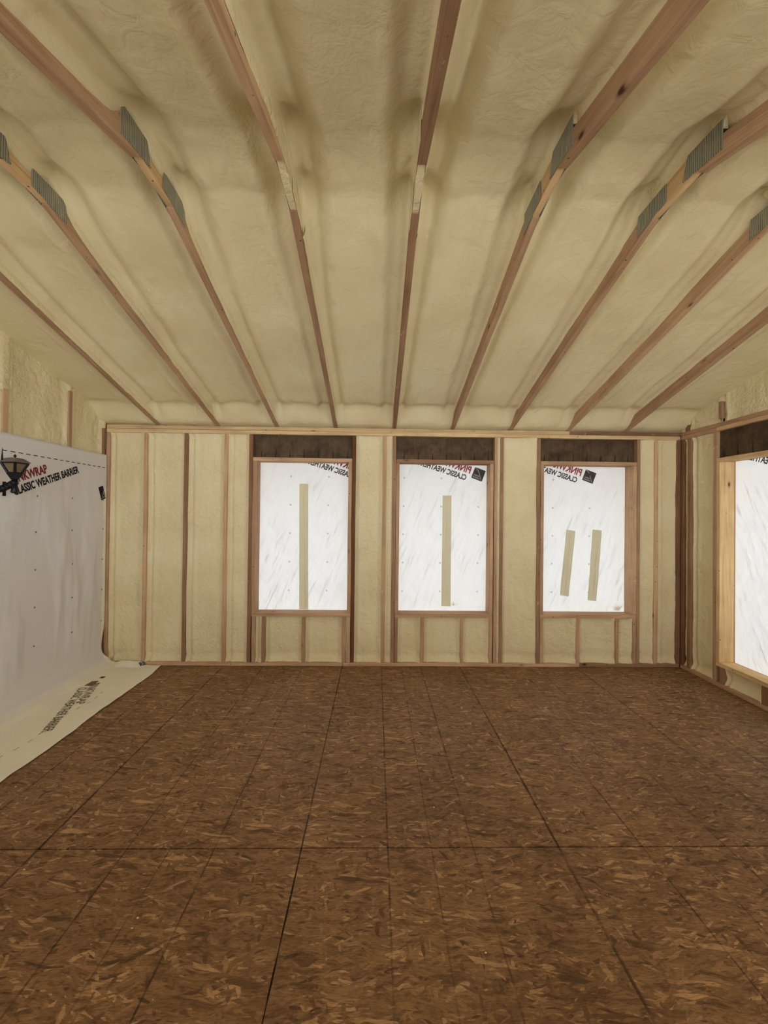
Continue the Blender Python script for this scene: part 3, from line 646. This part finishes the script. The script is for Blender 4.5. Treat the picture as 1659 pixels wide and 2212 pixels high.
def put_text(name, s, start, direc, length, height, fn, m, parent, bold=0.02, flip=1):
    vs, fs = text_verts(s, bold); d = np.array(direc, float); d /= np.linalg.norm(d); n = np.array([-d[1], d[0]])*flip
    P = np.array(start)+np.outer(vs[:, 0]*length, d)+np.outer(vs[:, 1]*height, n)
    return link(name, pymesh(name, [fn(*q) for q in P], fs), m, parent)
def quad_on(name, pts, fn, m, parent, sub=1):
    return link(name, pymesh(name, [fn(*q) for q in pts], [tuple(range(len(pts)))]), m, parent)
def logo(start, direc, size, fn, fn2, mb, mw, parent, flip=1, clip=None):
    d = np.array(direc, float); d /= np.linalg.norm(d); n = np.array([-d[1], d[0]])*flip; s0 = np.array(start, float)
    P = lambda u, v: s0+d*u*size+n*v*size
    pts = [(0, 0), (1, 0), (1, 1), (0, 1)] if clip is None else [(0, 0), (clip, 0), (clip, 1), (0, 1)]
    parent = quad_on('printed_logo', [P(*q) for q in pts], fn, mb, parent)
    V = []; Fq = []
    N = 14
    for k in range(N+1):   # swooping arc from the foot to the upper edge
        a = k/N; u = 0.10+0.86*a; v = 0.10+0.86*math.sin(a*math.pi/2)
        if clip is not None and u > clip: break
        V += [P(u, v), P(u+0.035, v-0.03)]
    Fq = [(2*k, 2*k+1, 2*k+3, 2*k+2) for k in range(len(V)//2-1)]
    link('logo_arc', pymesh('logo_arc', [fn2(*q) for q in V], Fq), mw, parent)
    if clip is None:
        put_text('logo_lettering', 'OWENS', P(0.38, 0.27), d, size*0.50, size*0.13, fn2, mw, parent, 0.03, flip)
        put_text('logo_lettering', 'CORNING', P(0.28, 0.09), d, size*0.64, size*0.13, fn2, mw, parent, 0.03, flip)
    else:
        put_text('logo_lettering', 'OW', P(0.38, 0.27), d, size*0.22, size*0.13, fn2, mw, parent, 0.03, flip)
        put_text('logo_lettering', 'CO', P(0.28, 0.09), d, size*0.24, size*0.13, fn2, mw, parent, 0.03, flip)

def sheet(name, u0, u1, z0, z1, to, amp, seed, m, label, group, res=0.012):
    nu = int((u1-u0)/res); nz = int((z1-z0)/res); us = np.linspace(u0, u1, nu); zs = np.linspace(z0, z1, nz); U, Z = np.meshgrid(us, zs)
    g = lambda U, Z: amp*sag(U, Z, seed)
    D = g(U, Z)
    V = [to(u, d, z) for u, d, z in zip(U.ravel(), D.ravel(), Z.ravel())]
    o = link(name, pymesh(name, V, grid_faces(nu, nz), True), m); tag(o, label, 'house wrap', group); return o
def sag(U, Z, seed):
    U = np.asarray(U, float); Z = np.asarray(Z, float)
    r1 = U*0.80+Z*0.60; r2 = -U*0.55+Z*0.84
    low = 1-sstep(1.1, 1.9, Z)
    f = 1.0*fbm(r1*11+seed, r2*2.1+seed*2, 3)*(0.35+0.9*low) + 0.45*fbm(U*2.2+seed, Z*1.5, 2) + 0.5*fbm((U-Z*.25)*26+seed, (U*.3+Z)*3.0, 2)*(0.3+low)
    return f*0.6+0.55
GR = 'house wrap sheets glowing in the window openings'
YB = 0.1508
wd = [(1.55, 2.61, 'translucent wrap in first back window with one full-height double tape strip', 2.0), (3.03, 4.09, 'translucent wrap in middle back window with one long tape strip', 5.0), (4.54, 5.60, 'translucent wrap in back window carrying two short tilted tapes', 9.0)]
wraps = []
ROWS = [1.97, 1.665, 1.362, 1.058, 0.752]
for k, (a, b, lb, sd) in enumerate(wd):
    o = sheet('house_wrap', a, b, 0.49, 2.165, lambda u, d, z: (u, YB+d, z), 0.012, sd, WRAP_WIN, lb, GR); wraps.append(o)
    base = lambda u, z, sd=sd: YB+0.012*float(sag(u, z, sd))
    fn = lambda u, z, sd=sd, base=base: (u, base(u, z)-0.0012, z)
    fn2 = lambda u, z, sd=sd, base=base: (u, base(u, z)-0.0020, z)
    cx = (2.600, 3.807, 5.014)[k]; cz = (1.951, 1.950, 1.938)[k]
    dr = (-0.954, 0.300)
    put_text('printed_text', 'CLASSIC WEATHER BARRIER', (cx, cz), dr, 0.755, 0.062, fn, INK_T, o, 0.035, -1)
    put_text('printed_text', 'PINKWRAP', (cx+0.048, cz+0.072), dr, 0.405, 0.080, fn, RED_T, o, 0.035, -1)
    if k: logo(((3.985, 1.939), (5.194, 1.930))[k-1], (-0.938, 0.345), 0.123, fn, fn2, INK_T, WHITE_T, o, -1)
    V = []; Q = []
    for j, z in enumerate(ROWS):
        for c in range(12):
            u = 1.527+0.4045*c+(ROWS[0]-z)*-0.008
            if a+.08 < u < b-.08 and z < 2.0 and not (j == 0 and False):
                r = 0.010; q = 0.0062; n0 = len(V)
                for rr in (r, q):
                    V += [fn(u+rr, z), fn(u, z+rr), fn(u-rr, z), fn(u, z-rr)]
                Q += [(n0+t_, n0+(t_+1) % 4, n0+4+(t_+1) % 4, n0+4+t_) for t_ in range(4)]
    link('dot_pattern', pymesh('dot_pattern', V, Q), INK_T, o)
def strip(name, pts, sd, m, parent, off, n=40):
    """ribbon through four corners (top-left, top-right, bottom-right, bottom-left) laid on the sheet"""
    TLc, TR, BR, BL = [np.array(p, float) for p in pts]; V = []
    for i in range(n):
        t = i/(n-1); A = TLc+(BL-TLc)*t; B = TR+(BR-TR)*t
        for s in (0, .5, 1):
            q = A+(B-A)*s; V.append((q[0], YB+0.012*float(sag(q[0], q[1], sd))-off, q[1]))
    return link(name, pymesh(name, V, grid_faces(3, n), True), m, parent)
TG = 'sheathing tape strips on the back window wraps'
o = strip('tape_strip', [(2.021, 1.894), (2.117, 1.894), (2.134, 0.550), (2.035, 0.550)], 2.0, TAPE, None, 0.0030); tag(o, 'tan tape strip reaching the sill in first back window', 'tape', TG)
strip('torn_slit', [(2.064, 1.86), (2.070, 1.86), (2.112, 0.551), (2.098, 0.551)], 2.0, SLIT, o, 0.0038)
o = strip('tape_strip', [(3.562, 1.785), (3.659, 1.787), (3.659, 0.591), (3.558, 0.595)], 5.0, TAPE, None, 0.0030); tag(o, 'tan tape strip centred in the middle back window', 'tape', TG)
strip('torn_slit', [(3.607, 1.74), (3.613, 1.74), (3.596, 0.74), (3.590, 0.74)], 5.0, SLIT, o, 0.0038)
o = strip('tape_strip', [(4.911, 1.431), (5.010, 1.417), (4.943, 0.707), (4.845, 0.719)], 9.0, TAPE, None, 0.0030); tag(o, 'short tilted tape strip nearer the middle window, in the two-taped window', 'tape', TG)
strip('torn_slit', [(4.949, 1.35), (4.956, 1.35), (4.910, 0.78), (4.903, 0.78)], 9.0, SLIT, o, 0.0038)
o = strip('tape_strip', [(5.197, 1.434), (5.297, 1.427), (5.245, 0.660), (5.148, 0.667)], 9.0, TAPE, None, 0.0030); tag(o, 'short tilted tape strip nearer the knotty jamb, in the two-taped window', 'tape', TG)
strip('torn_slit', [(5.249, 1.38), (5.256, 1.38), (5.218, 0.77), (5.208, 0.77)], 9.0, SLIT, o, 0.0038)
# wrap on the right window
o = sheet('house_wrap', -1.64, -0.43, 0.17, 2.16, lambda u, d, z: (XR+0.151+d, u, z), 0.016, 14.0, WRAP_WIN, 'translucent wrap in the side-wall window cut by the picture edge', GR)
me = o.data; me.flip_normals()
fnr = lambda u, z: (XR+0.151+0.016*float(sag(u, z, 14.0))-0.0014, u, z)
put_text('printed_text', 'CLASSIC WEATHER BARRIER', (-1.075, 1.940), (0.943, 0.333), 0.755, 0.062, fnr, INK_T, o, 0.035, 1)

# dry grass outside the two-taped window
def tuft(x, y, z, n, h, lb):
    V = []; Q = []; rnd = random.Random(int(x*100))
    for k in range(n):
        a = rnd.uniform(-1.2, 1.2); hh = h*rnd.uniform(.5, 1); bx = x+rnd.uniform(-.03, .03); by = y+rnd.uniform(-.004, .01); w_ = .003
        n0 = len(V)
        for s in (0, .5, 1):
            px_ = bx+math.sin(a)*hh*s*(0.6+.5*s); pz = z+hh*s*(1-.25*s*abs(a)); ww = w_*(1-.85*s); V += [(px_-ww, by, pz), (px_+ww, by, pz)]
        Q += [(n0, n0+1, n0+3, n0+2), (n0+2, n0+3, n0+5, n0+4)]
    o = link('dry_grass', pymesh('dry_grass', V, Q), flat('dry_grass_blades', lin(200, 180, 90), trans=0.6))
    return tag(o, lb, 'grass', kind='stuff')
tuft(5.47, 0.160, 0.56, 26, 0.10, 'dry grass pressed to the outside of the two-taped window wrap')
tuft(3.69, 0.160, 0.60, 12, 0.07, 'wisp of dry grass outside the middle window wrap')

# ------------------------------------------------------------------ hanging wrap on the left wall
prof = [(0.080, 2.150), (0.082, 1.3), (0.083, 0.6), (0.080, 0.34), (0.088, 0.20), (0.110, 0.11), (0.160, 0.050), (0.230, 0.022), (0.300, 0.014), (0.45, 0.010), (0.700, 0.007)]
pa = np.array(prof); seg = np.r_[0, np.cumsum(np.hypot(*np.diff(pa, axis=0).T))]
def path(s): return np.interp(s, seg, pa[:, 0]), np.interp(s, seg, pa[:, 1])
S_END = seg[-1]
def hang(y, s, off=0.0):
    y = np.asarray(y, float); s = np.asarray(s, float); x, z = path(s)
    vert = 1-sstep(1.75, 2.10, s)
    fold = 0.055*fbm(y*3.4-0.25*s+2.0, s*0.6, 3)+0.016*fbm(y*10+1.0+s*.8, s*1.6, 3)+0.012*fbm(y*5, s*4+3, 3)
    fold = fold*sstep(0.02, 0.9, s)*sstep(0.0, -0.35, y)
    x = x + vert*(np.maximum(fold+0.006, 0.0)) + off*vert
    fl = 1-vert
    edge = sstep(2.45, S_END, s)
    wr = 0.010*np.maximum(0, fbm(y*4+5, s*7, 3)+0.25)
    z = z + fl*(wr*(1-0.7*edge)) + off*fl
    # edge of the sheet wanders; near the back wall it lies up over the bottom plate
    x = x + edge*0.016*fbm(y*3.1, s*0+3, 3)*1.6 - edge*0.03*sstep(-0.25, 0.0, y)
    up_ = sstep(-0.10, -0.012, y)*sstep(2.16, 2.26, s)*(1-sstep(2.42, 2.52, s))
    z = z + 0.038*up_
    pull = sstep(1.70, 1.95, s)*(1-sstep(1.98, 2.1, s))
    y = y - 0.05*pull*sstep(-0.4, 0, y)
    return x, y, z
ys = np.linspace(-3.2, -0.006, 240); ss = np.r_[np.linspace(0, 1.7, 70), np.linspace(1.72, S_END, 70)]
YY, SS = np.meshgrid(ys, ss); X, Y, Z = hang(YY, SS)
hw = link('hanging_wrap', pymesh('hanging_wrap', list(zip(X.ravel(), Y.ravel(), Z.ravel())), grid_faces(len(ys), len(ss)), True), WRAP_HANG)
tag(hw, 'large white house wrap sheet hanging on the side wall and spilling onto floor', 'house wrap')
so = hw.modifiers.new('thickness', 'SOLIDIFY'); so.thickness = 0.0008; so.offset = 0
Hn = lambda y, z, off=0.0022: tuple(float(q) for q in hang(y, 2.150-z, off))
Fl = lambda y, s, off=0.0024: tuple(float(q) for q in hang(y, s, off))
put_text('printed_text', 'CLASSIC WEATHER BARRIER', (-1.090, 1.682), (0.688, 0.244), 0.735, 0.068, Hn, INK, hw, 0.038)
put_text('printed_text', 'PINKWRAP', (-1.098, 1.773), (0.688, 0.244), 0.352, 0.074, Hn, RED, hw, 0.038)
logo((-0.088, 1.683), (0.94, 0.34), 0.135, Hn, lambda y, z: Hn(y, z, 0.0032), INK, WHITE_INK, hw, 1, clip=0.52)
V = []; Q = []
for k in range(44):
    y = -3.0+k*0.0695
    if y > -0.03: continue
    z = 2.016; n0 = len(V); V += [Hn(y, z-.0032), Hn(y+.042, z-.0032), Hn(y+.042, z+.0032), Hn(y, z+.0032)]; Q.append((n0, n0+1, n0+2, n0+3))
link('dash_pattern', pymesh('dash_pattern', V, Q), INK, hw)
V = []; Q = []
for z in (1.69, 1.397, 1.091, 0.786, 0.472):
    for y in (-2.48, -2.08, -1.68, -1.275, -0.872, -0.472, -0.062):
        r = .010; n0 = len(V); V += [Hn(y-r, z), Hn(y, z-r), Hn(y+r, z), Hn(y, z+r)]; Q.append((n0, n0+1, n0+2, n0+3))
link('dot_pattern', pymesh('dot_pattern', V, Q), flat('small_grey_print', lin(125, 120, 112)), hw)
# upside-down second print run on the part lying on the floor (faded by dust)
sx = lambda x: float(np.interp(x, pa[5:, 0], seg[5:]))
put_text('faded_text', 'CLASSIC WEATHER BARRIER', (-0.600, sx(0.262)), (-0.95, 0.32), 0.76, 0.062, Fl, FADED, hw, 0.012, -1)
put_text('faded_text', 'PINKWRAP', (-0.500, sx(0.300)), (-0.95, 0.32), 0.42, 0.066, Fl, FADED_RED, hw, 0.012, -1)
put_text('faded_text', 'RIE', (-0.075, sx(0.50)), (0.80, 0.60), 0.060, 0.05, lambda y, s: Fl(min(y, -0.008), s, 0.006), INK, hw, 0.03, -1)
quad_on('faded_logo', [(-0.56, sx(.275)), (-0.46, sx(.275)), (-0.44, sx(.325)), (-0.54, sx(.335))], Fl, FADED, hw)
quad_on('dark_print_patch', [(-0.385, sx(.290)), (-0.345, sx(.290)), (-0.340, sx(.325)), (-0.380, sx(.325))], Fl, flat('dark_faded_ink', lin(70, 64, 50)), hw)
V = []; Q = []
for k in range(26):
    y = -0.65-k*0.095; s_ = sx(0.50+0.02*math.sin(k)); n0 = len(V); V += [Fl(y, s_), Fl(y-.04, s_), Fl(y-.04, s_+.004), Fl(y, s_+.004)]; Q.append((n0, n0+1, n0+2, n0+3))
link('dash_pattern', pymesh('dash_pattern', V, Q), FADED, hw)

# ------------------------------------------------------------------ black coach lantern
LX, LY = 0.33, -1.362
ln = tag(empty('wall_lantern', (XL+.012, LY, 1.74)), 'black coach lantern in front of the hanging wrap at the picture edge', 'lantern')
def frust(bm, cx, cy, z0, h0, z1, h1, rot=0.0, mi=0):
    a = [bm.verts.new((cx+h0*math.cos(t+rot)*1.414, cy+h0*math.sin(t+rot)*1.414, z0)) for t in [math.pi/4+k*math.pi/2 for k in range(4)]]
    b = [bm.verts.new((cx+h1*math.cos(t+rot)*1.414, cy+h1*math.sin(t+rot)*1.414, z1)) for t in [math.pi/4+k*math.pi/2 for k in range(4)]]
    bm.faces.new(a[::-1]); bm.faces.new(b)
    for k in range(4): bm.faces.new((a[k], a[(k+1) % 4], b[(k+1) % 4], b[k]))
ox, oy, oz = LX-(XL+.012), 0.0, -1.74
RT = -0.06
bm = bmesh.new(); frust(bm, ox, oy, 1.903+oz, .059, 1.908+oz, .061, RT); frust(bm, ox, oy, 1.908+oz, .060, 1.932+oz, .036, RT); frust(bm, ox, oy, 1.932+oz, .034, 1.937+oz, .02, RT)
link('lantern_roof', from_bm('lantern_roof', bm), GREYROOF, ln)
def lathe(pts, n=16, cx=0, cy=0):
    bm = bmesh.new(); rings = []
    for r, z in pts: rings.append([bm.verts.new((cx+r*math.cos(2*math.pi*k/n), cy+r*math.sin(2*math.pi*k/n), z)) for k in range(n)])
    for a, b in zip(rings[:-1], rings[1:]):
        for k in range(n): bm.faces.new((a[k], a[(k+1) % n], b[(k+1) % n], b[k]))
    bm.faces.new(rings[0][::-1]); bm.faces.new(rings[-1]); return bm
link('finial', from_bm('finial', lathe([(.007, 1.936+oz), (.005, 1.942+oz), (.009, 1.947+oz), (.009, 1.952+oz), (.004, 1.958+oz), (.001, 1.963+oz)], 12, ox, oy), True), BLACKMETAL, ln)
link('finial', from_bm('finial', lathe([(.006, 1.915+oz), (.006, 1.935+oz), (.0035, 1.96+oz), (.001, 2.00+oz)], 10, ox-.045, oy-.048), True), BLACKMETAL, ln)
# cage: four tapering corner bars, rails, panes
bm = bmesh.new()
def bar(bm, p, q, r):
    p = Vector(p); q = Vector(q); d = (q-p).normalized(); a = d.orthogonal().normalized(); b = d.cross(a)
    A = [bm.verts.new(p+(a*math.cos(t)+b*math.sin(t))*r) for t in [k*math.pi/4 for k in range(8)]]; B = [bm.verts.new(v.co+(q-p)) for v in A]
    for k in range(8): bm.faces.new((A[k], A[(k+1) % 8], B[(k+1) % 8], B[k]))
    bm.faces.new(A[::-1]); bm.faces.new(B)
top = [(ox+.0500*1.414*math.cos(t+RT), oy+.0500*1.414*math.sin(t+RT), 1.901+oz) for t in [math.pi/4+k*math.pi/2 for k in range(4)]]
bot = [(ox+.0240*1.414*math.cos(t+RT), oy+.0240*1.414*math.sin(t+RT), 1.828+oz) for t in [math.pi/4+k*math.pi/2 for k in range(4)]]
for k in range(4):
    bar(bm, top[k], bot[k], .0088); bar(bm, top[k], top[(k+1) % 4], .007); bar(bm, bot[k], bot[(k+1) % 4], .009)
link('lantern_cage', from_bm('lantern_cage', bm), BLACKMETAL, ln)
bm = bmesh.new(); frust(bm, ox, oy, 1.830+oz, .0225, 1.898+oz, .0475, RT); link('glass_panes', from_bm('glass_panes', bm), AMBER, ln)
bm = bmesh.new(); frust(bm, ox, oy, 1.785+oz, .014, 1.828+oz, .032, RT); link('lantern_base', from_bm('lantern_base', bm), BLACKMETAL, ln)
link('lower_stem', from_bm('lower_stem', lathe([(.016, 1.69+oz), (.022, 1.70+oz), (.018, 1.72+oz), (.017, 1.79+oz)], 14, ox, oy), True), BLACKMETAL, ln)
bm = bmesh.new(); pts = []
for k in range(13):
    t = k/12; pts.append((ox*(1-t)+0.01, oy-0.012*math.sin(t*3), 1.772+oz-0.055*math.sin(t*math.pi)*0.9-0.02*t))
for a, b in zip(pts[:-1], pts[1:]): bar(bm, a, b, .024)
bar(bm, (ox*.72, oy, 1.77+oz), (ox*.72, oy, 1.67+oz), .010)
link('bracket_arm', from_bm('bracket_arm', bm, True), BLACKMETAL, ln)
bm = bmesh.new(); add_box(bm, 0.004, 0.020, -.055, .055, -.10, .10); bmesh.ops.bevel(bm, geom=bm.edges[:], offset=.006, segments=2, affect='EDGES')
link('backplate', from_bm('backplate', bm), BLACKMETAL, ln)

# ------------------------------------------------------------------ foam crumbs swept over the floor
V = []; Q = []; rnd = random.Random(11)
for k in range(70):
    x = rnd.uniform(0.9, 5.8); y = rnd.uniform(-3.6, -0.1); r = rnd.uniform(.002, .0055)
    n0 = len(V); V += [(x+r*1.4, y, .001), (x, y+r, .001), (x-r, y, .001), (x, y-r*.8, .001), (x, y, r)]
    Q += [(n0, n0+1, n0+4), (n0+1, n0+2, n0+4), (n0+2, n0+3, n0+4), (n0+3, n0, n0+4)]
tag(link('foam_crumbs', pymesh('foam_crumbs', V, Q), FOAM), 'pale foam crumbs scattered over the brown subfloor', 'crumbs', kind='stuff')
